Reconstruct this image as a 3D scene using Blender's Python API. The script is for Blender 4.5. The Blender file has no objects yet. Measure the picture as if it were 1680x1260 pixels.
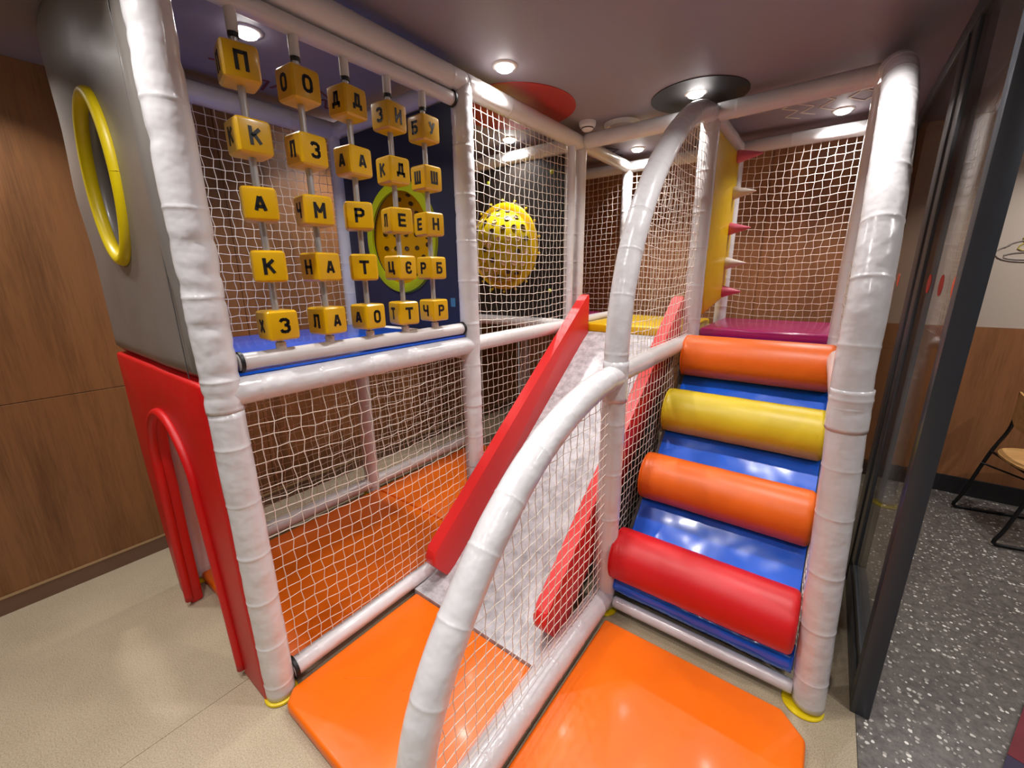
import bpy, bmesh, math, random
from mathutils import Vector, Matrix, noise

# ------------------------------------------------------------------ camera, world, lights, exposure
S = bpy.context.scene
COL = S.collection
cam = bpy.data.cameras.new('camera')
cam.sensor_width = 36.0
cam.lens = 14.541
cam.clip_start = 0.02
cam_o = bpy.data.objects.new('camera', cam)
COL.objects.link(cam_o)
RV = Vector((0.7990013, 0.6012160, -0.0116694))
UV = Vector((-0.1437065, 0.2097541, 0.9671358))
FV = Vector((-0.5839052, 0.7710658, -0.2539925))
m = Matrix((RV, UV, -FV)).transposed().to_4x4()
m.translation = Vector((0, 0, 1.54))
cam_o.matrix_world = m
S.camera = cam_o

S.view_settings.view_transform = 'Standard'
S.view_settings.look = 'None'
S.view_settings.gamma = 1.0
S.view_settings.exposure = 0.0
S.view_settings.use_curve_mapping = False
S.cycles.use_denoising = True
S.cycles.max_bounces = 8
S.cycles.diffuse_bounces = 5
S.cycles.glossy_bounces = 4
S.cycles.transparent_max_bounces = 16
S.cycles.sample_clamp_indirect = 4.0
S.cycles.caustics_reflective = False
S.cycles.caustics_refractive = False

w = bpy.data.worlds.new('world')
S.world = w
w.use_nodes = True
w.node_tree.nodes['Background'].inputs[0].default_value = (1.0, 0.93, 0.88, 1)
w.node_tree.nodes['Background'].inputs[1].default_value = 0.25

CZ = 2.465          # ceiling height
LAMP_COL = (1.0, 0.965, 0.95)
LAMP_W = 7.4
# downlights: the six the photograph shows, and unseen ones added outside the frame to light the room
SEEN = [(-1.95, 0.90), (-1.338, 1.74), (-0.723, 2.60), (-0.095, 3.405), (-1.336, 3.39), (-1.955, 2.585), (-2.58, 1.74)]
UNSEEN = [(-0.72, 0.90), (-0.10, 1.74), (-2.56, 0.06), (-1.34, 0.06), (-0.10, 0.06), (-1.95, -0.78), (-0.72, -0.78),
          (1.12, 3.45), (1.75, 2.30), (0.95, 1.30), (1.75, 0.3), (0.6, -0.9), (2.5, 3.3)]
for i, (x, y) in enumerate(SEEN + UNSEEN):
    L = bpy.data.lights.new('downlight_beam', 'AREA')
    L.shape = 'DISK'
    L.size = 0.085
    L.energy = LAMP_W
    L.color = LAMP_COL
    L.spread = math.radians(128)
    o = bpy.data.objects.new('downlight_beam', L)
    o.location = (x, y, CZ - 0.028)
    COL.objects.link(o)

# ------------------------------------------------------------------ geometry constants (metres)
X0, X1, X5, X4, XG, XM, XW = -2.49, -1.46, -0.657, 0.067, 0.273, 0.326, -2.939
Y1, Y2, Y3, Y5, Y9, YB = 0.443, 1.575, 2.695, 1.571, 3.525, 4.03
T, H, H5 = 2.376, 1.195, 1.144
PI = math.pi


def lin(c):
    return tuple(((v / 255) / 12.92 if v / 255 <= 0.04045 else ((v / 255 + 0.055) / 1.055) ** 2.4) for v in c) + (1.0,)


# ------------------------------------------------------------------ materials
class NT:
    def __init__(self, name):
        self.m = bpy.data.materials.new(name)
        self.m.use_nodes = True
        self.t = self.m.node_tree
        self.b = self.t.nodes['Principled BSDF']

    def n(self, typ, **kw):
        nd = self.t.nodes.new(typ)
        for k, v in kw.items():
            if k.startswith('i_'):
                key = k[2:].replace('_', ' ')
                nd.inputs[int(key) if key.isdigit() else key].default_value = v
            else:
                setattr(nd, k, v)
        return nd

    def l(self, a, b):
        self.t.links.new(a, b)

    def coords(self, scale=(1, 1, 1), kind='Object'):
        tc = self.n('ShaderNodeTexCoord')
        mp = self.n('ShaderNodeMapping')
        mp.inputs['Scale'].default_value = scale
        self.l(tc.outputs[kind], mp.inputs['Vector'])
        return mp.outputs['Vector']

    def noise(self, vec, scale, detail=3, rough=0.55):
        nd = self.n('ShaderNodeTexNoise', i_Scale=scale, i_Detail=detail, i_Roughness=rough)
        self.l(vec, nd.inputs['Vector'])
        return nd.outputs['Fac']

    def ramp(self, fac, stops):
        r = self.n('ShaderNodeValToRGB')
        e = r.color_ramp.elements
        while len(e) < len(stops):
            e.new(0.5)
        for el, (p_, c_) in zip(e, stops):
            el.position = p_
            el.color = c_
        self.l(fac, r.inputs['Fac'])
        return r.outputs['Color']

    def bump(self, h, strength, dist=0.01):
        bp = self.n('ShaderNodeBump', i_Strength=strength, i_Distance=dist)
        self.l(h, bp.inputs['Height'])
        self.l(bp.outputs['Normal'], self.b.inputs['Normal'])


def dark(c, k):
    return (c[0] * k, c[1] * k, c[2] * k, 1)


def vinyl(name, rgb, rough=0.3, wrinkle=0.25, scale=9.0, var=0.12, coat=0.0, stretch=(1, 1, 1), grain=0.0):
    a = NT(name)
    c = lin(rgb)
    v = a.coords(stretch)
    f = a.noise(v, 3.0, 3)
    a.l(a.ramp(f, [(0.3, dark(c, 1 - var)), (0.7, c)]), a.b.inputs['Base Color'])
    a.b.inputs['Roughness'].default_value = rough
    a.b.inputs['Coat Weight'].default_value = coat
    a.b.inputs['Coat Roughness'].default_value = 0.12
    h = a.noise(v, scale, 2, 0.45)
    if grain:
        g = a.noise(a.coords(), 420, 1)
        mx = a.n('ShaderNodeMath', operation='MULTIPLY_ADD')
        mx.inputs[1].default_value = grain
        a.l(g, mx.inputs[0])
        a.l(h, mx.inputs[2])
        h = mx.outputs[0]
    a.bump(h, wrinkle, 0.02)
    return a.m


def plain(name, rgb, rough=0.5, metal=0.0, var=0.0):
    a = NT(name)
    c = lin(rgb)
    a.b.inputs['Base Color'].default_value = c
    if var:
        f = a.noise(a.coords(), 12, 3)
        a.l(a.ramp(f, [(0.3, dark(c, 1 - var)), (0.7, c)]), a.b.inputs['Base Color'])
    a.b.inputs['Roughness'].default_value = rough
    a.b.inputs['Metallic'].default_value = metal
    return a.m


def wood(name, base, darker, axis='z', scale=1.0, rough=0.42):
    a = NT(name)
    st = {'z': (5.5, 5.5, 0.55), 'x': (0.6, 6, 6)}[axis]
    v = a.coords(tuple(s * scale for s in st))
    f1 = a.noise(v, 1.6, 6, 0.62)
    v2 = a.coords(tuple(s * scale * k for s, k in zip(st, (9, 9, 4))))
    f2 = a.noise(v2, 3.0, 4, 0.6)
    mx = a.n('ShaderNodeMix', data_type='FLOAT')
    mx.inputs[0].default_value = 0.35
    a.l(f1, mx.inputs[2])
    a.l(f2, mx.inputs[3])
    a.l(a.ramp(mx.outputs[0], [(0.33, lin(darker)), (0.52, lin(base)), (0.68, lin(tuple(min(255, b * 1.08) for b in base)))]),
        a.b.inputs['Base Color'])
    a.b.inputs['Roughness'].default_value = rough
    a.bump(f2, 0.08, 0.002)
    return a.m


M = {}
M['pipe'] = vinyl('white_vinyl', (218, 216, 217), 0.27, 0.35, 16, 0.05, coat=0.35)
M['pipe_smooth'] = vinyl('white_vinyl_smooth', (218, 214, 212), 0.3, 0.16, 9, 0.04, coat=0.3)
M['net'] = plain('net_cord', (238, 228, 214), 0.7)
M['blue'] = vinyl('blue_vinyl', (10, 98, 232), 0.24, 0.28, 5, 0.10, coat=0.4)
M['orange'] = vinyl('orange_vinyl', (238, 108, 2), 0.36, 0.2, 9, 0.05, coat=0.08, grain=0.05)
M['orange_roll'] = vinyl('orange_roller_vinyl', (236, 106, 22), 0.4, 0.15, 6, 0.05, grain=0.1)
M['yellow_roll'] = vinyl('yellow_roller_vinyl', (218, 192, 36), 0.4, 0.15, 6, 0.06, grain=0.1)
M['red_roll'] = vinyl('red_roller_vinyl', (206, 24, 30), 0.42, 0.15, 6, 0.06, grain=0.1)
M['magenta'] = vinyl('magenta_vinyl', (172, 24, 104), 0.25, 0.15, 6, 0.05, coat=0.4)
M['yellow_pad'] = vinyl('yellow_vinyl', (222, 180, 10), 0.35, 0.3, 5, 0.06)
M['yellow_ring'] = vinyl('yellow_padding', (226, 200, 8), 0.4, 0.15, 9, 0.05)
M['red_pad'] = vinyl('red_vinyl', (200, 12, 14), 0.4, 0.3, 6, 0.06, grain=0.15)
M['red_slide'] = vinyl('red_slide_vinyl', (214, 36, 34), 0.42, 0.1, 5, 0.04)
M['silver'] = vinyl('silver_vinyl', (122, 116, 110), 0.36, 0.35, 4, 0.12, coat=0.1)
M['maroon'] = vinyl('maroon_deck_vinyl', (96, 40, 52), 0.4, 0.2, 6)
M['black'] = plain('black_rubber', (18, 18, 20), 0.5)
M['steel'] = plain('brushed_steel', (200, 200, 202), 0.32, 0.55, 0.06)
M['cube'] = vinyl('letter_block_plastic', (216, 166, 8), 0.3, 0.06, 20, 0.08, coat=0.2)
M['letter'] = plain('black_letter_paint', (14, 12, 12), 0.45)
M['sleeve'] = plain('white_plastic', (220, 214, 208), 0.35)
M['lamp_ring'] = plain('white_lamp_trim', (225, 222, 220), 0.4)
M['ceil'] = vinyl('ceiling_paint', (142, 134, 144), 0.5, 0.05, 2, 0.04)
M['ceil_red'] = plain('ceiling_disc_red', (168, 40, 30), 0.45, 0, 0.05)
M['ceil_black'] = plain('ceiling_disc_black', (14, 13, 14), 0.5, 0, 0.05)
M['mark_white'] = plain('ceiling_mark_white', (205, 195, 185), 0.5)
M['mark_dark'] = plain('ceiling_mark_dark', (44, 38, 40), 0.5)
M['mark_red'] = plain('ceiling_mark_red', (120, 40, 48), 0.5)
M['wood'] = wood('brown_wood_laminate', (130, 87, 50), (98, 63, 34))
M['wood_back'] = wood('tan_wood_laminate', (166, 112, 72), (136, 88, 54))
M['skirting'] = plain('brown_skirting', (112, 84, 66), 0.35, 0.1, 0.05)
M['skirting_lip'] = plain('skirting_metal_lip', (190, 160, 120), 0.3, 0.6)
M['navy'] = vinyl('navy_panel', (38, 43, 66), 0.34, 0.1, 4, 0.06)
M['blackpanel'] = plain('black_panel', (34, 29, 26), 0.3, 0, 0.1)
M['lime'] = vinyl('lime_plastic', (168, 176, 18), 0.3, 0.05, 8, 0.05)
M['port_dark'] = plain('port_shadow_brown', (66, 46, 14), 0.4)
M['port_glint'] = plain('port_glint_peach', (226, 190, 140), 0.2)  # highlights on the bubble's ports, painted as a peach colour
M['graydark'] = plain('stair_side_board', (84, 80, 78), 0.5, 0, 0.1)
M['frame'] = plain('anthracite_frame', (66, 70, 76), 0.38, 0.3, 0.04)
M['gasket'] = plain('black_gasket', (8, 9, 12), 0.6)
M['white_wall'] = vinyl('white_wall_paint', (214, 200, 184), 0.6, 0.03, 4, 0.03)
M['rear_wall'] = vinyl('beige_wall_paint', (150, 132, 120), 0.6, 0.03, 4, 0.03)
M['baseb'] = plain('black_baseboard', (44, 44, 46), 0.4, 0, 0.05)
M['chairwood'] = wood('chair_plywood', (206, 160, 100), (168, 118, 66), 'x', 2.0)
M['pink'] = plain('pink_cone', (206, 98, 122), 0.4)
M['coneW'] = plain('white_cone', (214, 204, 196), 0.4)
M['sticker_red'] = plain('red_sticker', (186, 34, 28), 0.5)
M['sticker_orange'] = plain('orange_sticker', (214, 80, 46), 0.5)
M['burgundy'] = plain('burgundy_mat', (112, 34, 44), 0.7, 0, 0.1)
M['navymat'] = plain('navy_mat', (54, 44, 70), 0.7, 0, 0.1)
M['draw_gray'] = plain('drawing_gray', (166, 158, 150), 0.6)
M['draw_yellow'] = plain('drawing_yellow', (196, 178, 90), 0.6)
M['concrete'] = plain('substrate', (120, 112, 100), 0.8)

# slide laminate: speckled light gray
a = NT('slide_laminate')
v = a.coords()
f = a.noise(v, 22, 5, 0.7)
a.l(a.ramp(f, [(0.35, lin((150, 148, 150))), (0.6, lin((192, 190, 192)))]), a.b.inputs['Base Color'])
a.b.inputs['Roughness'].default_value = 0.3
M['slide'] = a.m
# beige vinyl floor
a = NT('beige_vinyl_floor')
v = a.coords()
f = a.noise(v, 3, 4, 0.6)
g = a.noise(v, 230, 2, 0.7)
mx = a.n('ShaderNodeMix', data_type='FLOAT')
mx.inputs[0].default_value = 0.78
a.l(f, mx.inputs[2]); a.l(g, mx.inputs[3])
a.l(a.ramp(mx.outputs[0], [(0.34, lin((140, 126, 102))), (0.5, lin((172, 158, 132))), (0.66, lin((188, 174, 150)))]), a.b.inputs['Base Color'])
a.b.inputs['Roughness'].default_value = 0.4
a.bump(g, 0.05, 0.002)
M['floor'] = a.m
# terrazzo
a = NT('gray_terrazzo')
v = a.coords()
vo = a.n('ShaderNodeTexVoronoi', i_Scale=66.0, i_Randomness=1.0)
a.l(v, vo.inputs['Vector'])
sep = a.n('ShaderNodeSeparateColor')
a.l(vo.outputs['Color'], sep.inputs['Color'])
# chip where the cell's random size exceeds the distance to its centre
mul = a.n('ShaderNodeMath', operation='MULTIPLY', i_1=0.78)
sub0 = a.n('ShaderNodeMath', operation='SUBTRACT', i_1=0.35)
a.l(sep.outputs[0], sub0.inputs[0])
a.l(sub0.outputs[0], mul.inputs[0])
lt = a.n('ShaderNodeMath', operation='LESS_THAN')
a.l(vo.outputs['Distance'], lt.inputs[0])
a.l(mul.outputs[0], lt.inputs[1])
basec = a.ramp(a.noise(v, 30, 6, 0.8), [(0.35, lin((74, 70, 67))), (0.65, lin((120, 114, 108)))])
chip = a.ramp(sep.outputs[1], [(0.0, lin((140, 134, 126))), (0.6, lin((176, 170, 162))), (1.0, lin((236, 232, 224)))])
mc = a.n('ShaderNodeMix', data_type='RGBA')
a.l(lt.outputs[0], mc.inputs[0]); a.l(basec, mc.inputs[6]); a.l(chip, mc.inputs[7])
a.l(mc.outputs[2], a.b.inputs['Base Color'])
a.b.inputs['Roughness'].default_value = 0.33
M['terrazzo'] = a.m
# lamp lens
a = NT('lamp_lens')
a.b.inputs['Base Color'].default_value = (1, 1, 1, 1)
a.b.inputs['Emission Color'].default_value = (1.0, 0.95, 0.9, 1)
a.b.inputs['Emission Strength'].default_value = 24.0
M['lens'] = a.m
# glass: clear sheet with fresnel reflection
a = NT('partition_glass')
tr = a.n('ShaderNodeBsdfTransparent')
tr.inputs[0].default_value = (0.92, 0.91, 0.89, 1)
gl = a.n('ShaderNodeBsdfGlossy')
gl.inputs['Roughness'].default_value = 0.015
fr = a.n('ShaderNodeFresnel', i_IOR=1.5)
geo = a.n('ShaderNodeNewGeometry')
mr = a.n('ShaderNodeMapRange')
mr.inputs['To Min'].default_value = 1.5
mr.inputs['To Max'].default_value = 1 / 1.5      # the node inverts this on the far side of the sheet
a.l(geo.outputs['Backfacing'], mr.inputs['Value'])
a.l(mr.outputs[0], fr.inputs['IOR'])
ms = a.n('ShaderNodeMixShader')
fm_ = a.n('ShaderNodeMath', operation='MULTIPLY', i_1=0.45)
a.l(fr.outputs[0], fm_.inputs[0])
a.l(fm_.outputs[0], ms.inputs[0]); a.l(tr.outputs[0], ms.inputs[1]); a.l(gl.outputs[0], ms.inputs[2])
a.l(ms.outputs[0], a.t.nodes['Material Output'].inputs['Surface'])
M['glass'] = a.m
# smoky clear plastic for the round window
a = NT('smoky_plastic')
tr = a.n('ShaderNodeBsdfTransparent')
tr.inputs[0].default_value = (0.55, 0.5, 0.5, 1)
gl = a.n('ShaderNodeBsdfPrincipled')
gl.inputs['Base Color'].default_value = lin((104, 90, 86))
gl.inputs['Roughness'].default_value = 0.35
ms = a.n('ShaderNodeMixShader')
ms.inputs[0].default_value = 0.65
a.l(tr.outputs[0], ms.inputs[1]); a.l(gl.outputs[0], ms.inputs[2])
a.l(ms.outputs[0], a.t.nodes['Material Output'].inputs['Surface'])
M['smoky'] = a.m
# translucent yellow bubble plastic
a = NT('yellow_bubble_plastic')
a.b.inputs['Base Color'].default_value = lin((196, 148, 6))
a.b.inputs['Roughness'].default_value = 0.16
tl = a.n('ShaderNodeBsdfTranslucent')
tl.inputs[0].default_value = lin((236, 176, 10))
ms = a.n('ShaderNodeMixShader')
ms.inputs[0].default_value = 0.25
a.l(a.b.outputs[0], ms.inputs[1]); a.l(tl.outputs[0], ms.inputs[2])
a.l(ms.outputs[0], a.t.nodes['Material Output'].inputs['Surface'])
M['bubble'] = a.m
M['bubble_olive'] = vinyl('olive_yellow_bubble', (196, 172, 20), 0.15, 0.1, 9, 0.12, coat=0.3)


# ------------------------------------------------------------------ helpers
def link(o, parent=None):
    COL.objects.link(o)
    if parent is not None:
        # shapes are written in world metres; store them relative to the parent
        off, q_ = Vector(), parent
        while q_ is not None:
            off += q_.location
            q_ = q_.parent
        if o.data is not None and not o.data.get('shared'):
            o.data.transform(Matrix.Translation(-off))
        o.parent = parent
    return o


def mesh(name, vs, fs, mat, parent=None, smooth=True):
    me = bpy.data.meshes.new(name)
    me.from_pydata([tuple(v) for v in vs], [], fs)
    me.update()
    if smooth:
        me.polygons.foreach_set('use_smooth', [True] * len(me.polygons))
    if mat is not None:
        me.materials.append(M[mat] if isinstance(mat, str) else mat)
    return link(bpy.data.objects.new(name, me), parent)


def from_bm(name, bm, mat, parent=None, smooth=False):
    me = bpy.data.meshes.new(name)
    bmesh.ops.recalc_face_normals(bm, faces=bm.faces)
    bm.to_mesh(me)
    bm.free()
    if smooth:
        me.polygons.foreach_set('use_smooth', [True] * len(me.polygons))
    me.materials.append(M[mat] if isinstance(mat, str) else mat)
    return link(bpy.data.objects.new(name, me), parent)


def box_bm(x0, x1, y0, y1, z0, z1, bev=0.0, seg=2):
    bm = bmesh.new()
    bmesh.ops.create_cube(bm, size=1)
    for v in bm.verts:
        v.co = Vector((x0 + (v.co.x + .5) * (x1 - x0), y0 + (v.co.y + .5) * (y1 - y0), z0 + (v.co.z + .5) * (z1 - z0)))
    if bev:
        bmesh.ops.bevel(bm, geom=bm.edges[:], offset=bev, segments=seg, profile=0.5, affect='EDGES')
    return bm


def box(name, x0, x1, y0, y1, z0, z1, mat, parent=None, bev=0.0, seg=2):
    o = from_bm(name, box_bm(x0, x1, y0, y1, z0, z1, bev, seg), mat, parent, smooth=bev > 0)
    if bev:
        auto_smooth(o)
    return o


def auto_smooth(o, ang=40):
    me = o.data
    me.polygons.foreach_set('use_smooth', [True] * len(me.polygons))
    me.set_sharp_from_angle(angle=math.radians(ang))


def thing(name, label, cat, loc=(0, 0, 0), group=None):
    o = bpy.data.objects.new(name, None)
    o.empty_display_size = 0.1
    o.location = loc
    COL.objects.link(o)
    o['label'] = label
    o['category'] = cat
    if group:
        o['group'] = group
    return o


def tag(o, label, cat, group=None):
    o['label'] = label
    o['category'] = cat
    if group:
        o['group'] = group
    return o


def struct(o):
    o['kind'] = 'structure'
    return o


def smooth_path(pts, n=8):
    """Catmull-Rom through the points."""
    P = [Vector(p_) for p_ in pts]
    if len(P) < 3:
        return P
    out = []
    for i in range(len(P) - 1):
        a_, b_, c_, d_ = P[max(i - 1, 0)], P[i], P[i + 1], P[min(i + 2, len(P) - 1)]
        for k in range(n):
            t = k / n
            out.append(0.5 * ((2 * b_) + (c_ - a_) * t + (2 * a_ - 5 * b_ + 4 * c_ - d_) * t * t + (3 * b_ - a_ - 3 * c_ + d_) * t ** 3))
    out.append(P[-1])
    return out


def sweep(pts, rad_fn, seg=24, step=0.02, seams=(), cap=True):
    """Tube swept along a polyline. rad_fn(s, angle, pos) gives the radius."""
    P = [Vector(p_) for p_ in pts]
    cum = [0]
    for i in range(1, len(P)):
        cum.append(cum[-1] + (P[i] - P[i - 1]).length)
    total = cum[-1]
    n = max(2, int(total / step))
    ss = [total * i / n for i in range(n + 1)]
    for s in seams:
        ss += [s + d for d in (-0.008, -0.004, 0, 0.004, 0.008) if 0 < s + d < total]
    ss = sorted(set(round(s, 5) for s in ss))

    def at(s):
        for i in range(1, len(P)):
            if s <= cum[i] or i == len(P) - 1:
                d = cum[i] - cum[i - 1]
                t = (s - cum[i - 1]) / d if d else 0
                return P[i - 1].lerp(P[i], t)
    pos = [at(s) for s in ss]
    vs, fs = [], []
    up = None
    for i, p_ in enumerate(pos):
        tan = (pos[min(i + 1, len(pos) - 1)] - pos[max(i - 1, 0)]).normalized()
        if up is None:
            up = Vector((0, 0, 1)) if abs(tan.z) < 0.9 else Vector((1, 0, 0))
        a_ = (up - tan * up.dot(tan)).normalized()
        up = a_
        b_ = tan.cross(a_)
        for k in range(seg):
            an = 2 * PI * k / seg
            d = a_ * math.cos(an) + b_ * math.sin(an)
            vs.append(p_ + d * rad_fn(ss[i], d, p_))
        if i:
            for k in range(seg):
                k2 = (k + 1) % seg
                o_ = (i - 1) * seg
                fs.append((o_ + k, o_ + k2, o_ + seg + k2, o_ + seg + k))
    if cap:
        fs.append(tuple(range(seg - 1, -1, -1)))
        o_ = (len(pos) - 1) * seg
        fs.append(tuple(o_ + k for k in range(seg)))
    return vs, fs, total


def tube(name, pts, r, mat, parent=None, seg=12, step=0.03):
    vs, fs, _ = sweep(pts, lambda s, d, p_: r, seg, step)
    o = mesh(name, vs, fs, mat, parent)
    auto_smooth(o, 50)
    return o


def pipe(name, pts, r=0.05, parent=None, wr=0.5, seam=0.19, off=0.08, seed=0, mat='pipe', step=0.02, seg=26):
    """A foam padded pipe in a sewn vinyl sleeve: seam rings, soft lumps, creases."""
    L = sum((Vector(pts[i]) - Vector(pts[i - 1])).length for i in range(1, len(pts)))
    rnd = random.Random(seed)
    seams = []
    s = off
    while s < L - 0.03:
        seams.append(s)
        s += seam * rnd.uniform(0.85, 1.15)
    creases = [(rnd.uniform(0, L), rnd.uniform(0, 6.28), rnd.uniform(0.5, 1.2)) for _ in range(int(L / 0.055 * wr) + 1)]

    def rf(s, d, p_):
        v = noise.noise(Vector(p_) * 7 + d * 0.6 + Vector((seed * 3.1, 0, 0))) * 0.035 * (0.4 + wr)
        v += noise.noise(Vector(p_) * 30 + d * 1.5) * 0.012 * wr
        for q in seams:
            e = abs(s - q)
            if e < 0.0095:
                v += 0.035 * (1 - e / 0.0095) - 0.012
            elif e < 0.03:
                v -= 0.010 * (1 - (e - 0.0095) / 0.02)
        for cs, ca, cl in creases:
            e = abs(s - cs)
            if e < 0.022:
                k = max(0.0, d.x * math.cos(ca) + d.y * math.sin(ca) + (0.4 * d.z))
                v -= 0.06 * wr * cl * k * (1 - e / 0.022) ** 1.3
        return r * (1 + v)
    if wr > 0.8:
        step = 0.011
    vs, fs, _ = sweep(pts, rf, seg, step, seams)
    return mesh(name, vs, fs, mat, parent)


def net(name, axis, c, a0, a1, z0, z1, label, inside=None, cell=0.0455, r=0.0016, seed=0, bulge=0.012, cfun=None):
    """Knotted safety net. axis 'x': lies in a plane x = c, spans y; axis 'y' the other way round."""
    na = max(2, round((a1 - a0) / cell))
    nz = max(2, round((z1 - z0) / cell))
    ca, cz = (a1 - a0) / na, (z1 - z0) / nz
    rnd = random.Random(seed)

    def node(i, j):
        u, v = i / na, j / nz
        edge = min(i, na - i, j, nz - j)
        k = min(1.0, edge / 2.0)
        A = a0 + i * ca
        Z = z0 + j * cz
        q = Vector((A * 3 + seed, Z * 3, seed * 1.7))
        par = 1 if (i + j) % 2 else -1
        A += k * ca * (0.08 * par + 0.2 * noise.noise(q) + rnd.uniform(-.03, .03))
        Z += k * cz * (-0.05 * par + 0.18 * noise.noise(q + Vector((9, 3, 1))) + rnd.uniform(-.03, .03) - 0.4 * math.sin(PI * u))
        off = bulge * k * noise.noise(q * 0.8 + Vector((1, 7, 4))) * 1.6
        cc = c if cfun is None else cfun(A)
        return Vector((cc + off, A, Z)) if axis == 'x' else Vector((A, cc + off, Z))
    nodes = [[node(i, j) for j in range(nz + 1)] for i in range(na + 1)]
    vs, fs = [], []

    def ok(p_):
        return inside is None or inside((p_.y if axis == 'x' else p_.x), p_.z)

    def seg_(p_, q_):
        if inside is not None:
            a_, b_ = ok(p_), ok(q_)
            if not a_ and not b_:
                return
            if not (a_ and b_):
                i_, o_ = (p_, q_) if a_ else (q_, p_)
                lo, hi = 0.0, 1.0
                for _ in range(6):
                    md = (lo + hi) / 2
                    if ok(i_.lerp(o_, md)):
                        lo = md
                    else:
                        hi = md
                p_, q_ = i_, i_.lerp(o_, lo)
        t = (q_ - p_)
        if t.length < 1e-4:
            return
        t.normalize()
        nrm = Vector((1, 0, 0)) if axis == 'x' else Vector((0, 1, 0))
        a_ = t.cross(nrm).normalized() * r
        b_ = t.cross(a_).normalized() * r
        o_ = len(vs)
        for e in (p_, q_):
            vs.extend([e + a_, e + b_, e - a_, e - b_])
        for k in range(4):
            fs.append((o_ + k, o_ + (k + 1) % 4, o_ + 4 + (k + 1) % 4, o_ + 4 + k))
    for i in range(na + 1):
        for j in range(nz + 1):
            if i < na:
                seg_(nodes[i][j], nodes[i + 1][j])
            if j < nz:
                seg_(nodes[i][j], nodes[i][j + 1])
    o = mesh(name, vs, fs, 'net')
    return tag(o, label, 'net')


def prism(name, poly, z0, z1, mat, parent=None, bev=0.0, seg=3):
    """Vertical prism over an xy polygon."""
    bm = bmesh.new()
    b = [bm.verts.new((x, y, z0)) for x, y in poly]
    t = [bm.verts.new((x, y, z1)) for x, y in poly]
    bm.faces.new(list(reversed(b)))
    bm.faces.new(t)
    n = len(poly)
    for i in range(n):
        bm.faces.new((b[i], b[(i + 1) % n], t[(i + 1) % n], t[i]))
    if bev:
        bmesh.ops.bevel(bm, geom=[e for e in bm.edges], offset=bev, segments=seg, profile=0.5, affect='EDGES')
    o = from_bm(name, bm, mat, parent)
    auto_smooth(o, 50)
    return o


def xprism(name, poly, x0, x1, mat, parent=None, bev=0.0, seg=3):
    """Prism over a yz polygon, running along x."""
    bm = bmesh.new()
    b = [bm.verts.new((x0, y, z)) for y, z in poly]
    t = [bm.verts.new((x1, y, z)) for y, z in poly]
    bm.faces.new(list(reversed(b)))
    bm.faces.new(t)
    n = len(poly)
    for i in range(n):
        bm.faces.new((b[i], b[(i + 1) % n], t[(i + 1) % n], t[i]))
    if bev:
        bmesh.ops.bevel(bm, geom=[e for e in bm.edges], offset=bev, segments=seg, profile=0.5, affect='EDGES')
    o = from_bm(name, bm, mat, parent)
    auto_smooth(o, 50)
    return o


def disc(name, c, r, h, mat, parent=None, n=40, ry=None):
    """Flat round plate, top at c.z + h."""
    vs, fs = [], []
    for z in (0, h):
        for k in range(n):
            vs.append((c[0] + r * math.cos(2 * PI * k / n), c[1] + (ry or r) * math.sin(2 * PI * k / n), c[2] + z))
    fs.append(tuple(range(n - 1, -1, -1)))
    fs.append(tuple(range(n, 2 * n)))
    for k in range(n):
        fs.append((k, (k + 1) % n, n + (k + 1) % n, n + k))
    o = mesh(name, vs, fs, mat, parent)
    auto_smooth(o, 40)
    return o


def lathe(name, prof, c, mat, parent=None, n=40, axis='z'):
    """Surface of revolution; prof = [(radius, height)]."""
    vs, fs = [], []
    for r, h in prof:
        for k in range(n):
            a_ = 2 * PI * k / n
            if axis == 'z':
                vs.append((c[0] + r * math.cos(a_), c[1] + r * math.sin(a_), c[2] + h))
            elif axis == 'y':
                vs.append((c[0] + r * math.cos(a_), c[1] + h, c[2] + r * math.sin(a_)))
            else:
                vs.append((c[0] + h, c[1] + r * math.cos(a_), c[2] + r * math.sin(a_)))
    for i in range(len(prof) - 1):
        for k in range(n):
            k2 = (k + 1) % n
            fs.append((i * n + k, i * n + k2, (i + 1) * n + k2, (i + 1) * n + k))
    bm = bmesh.new()
    bvs = [bm.verts.new(v_) for v_ in vs]
    for f_ in fs:
        bm.faces.new([bvs[q] for q in f_])
    bmesh.ops.remove_doubles(bm, verts=bm.verts, dist=1e-5)
    o = from_bm(name, bm, mat, parent)
    auto_smooth(o, 45)
    return o


# ------------------------------------------------------------------ the setting
fl = struct(box('floor', XW - .1, 0.29, -3.2, YB, -0.06, -0.004, 'concrete'))
xs = [XW, -1.631, 0.2885]
for a_, b_ in zip(xs, xs[1:]):
    box('vinyl_sheet', a_ + .001, b_ - .001, -3.2, YB - .001, -0.004, 0.0, 'floor', fl)
cf = struct(box('floor', 0.29, 4.6, -3.2, YB, -0.06, 0.0, 'terrazzo'))
ce = struct(box('ceiling', XW - .1, 4.6, -3.2, YB + .1, CZ, CZ + .08, 'ceil'))
wl = struct(box('wall_left', XW - .10, XW - .012, -3.2, YB, 0, CZ, 'concrete'))
for i, (a_, b_) in enumerate([(-3.2, -1.9), (-1.9, 1.1), (1.1, 4.02)]):
    for z0, z1 in ((0.0, 0.9925), (0.9955, CZ)):
        box('wood_panel', XW - .012, XW, a_ + .0015, b_ - .0015, z0, z1, 'wood', wl, bev=.0012, seg=1)
bb = struct(box('baseboard_left', XW, XW + .012, -3.2, YB - .002, 0, .083, 'skirting'))
box('metal_lip', XW, XW + .015, -3.2, YB - .002, .083, .090, 'skirting_lip', bb)
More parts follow.
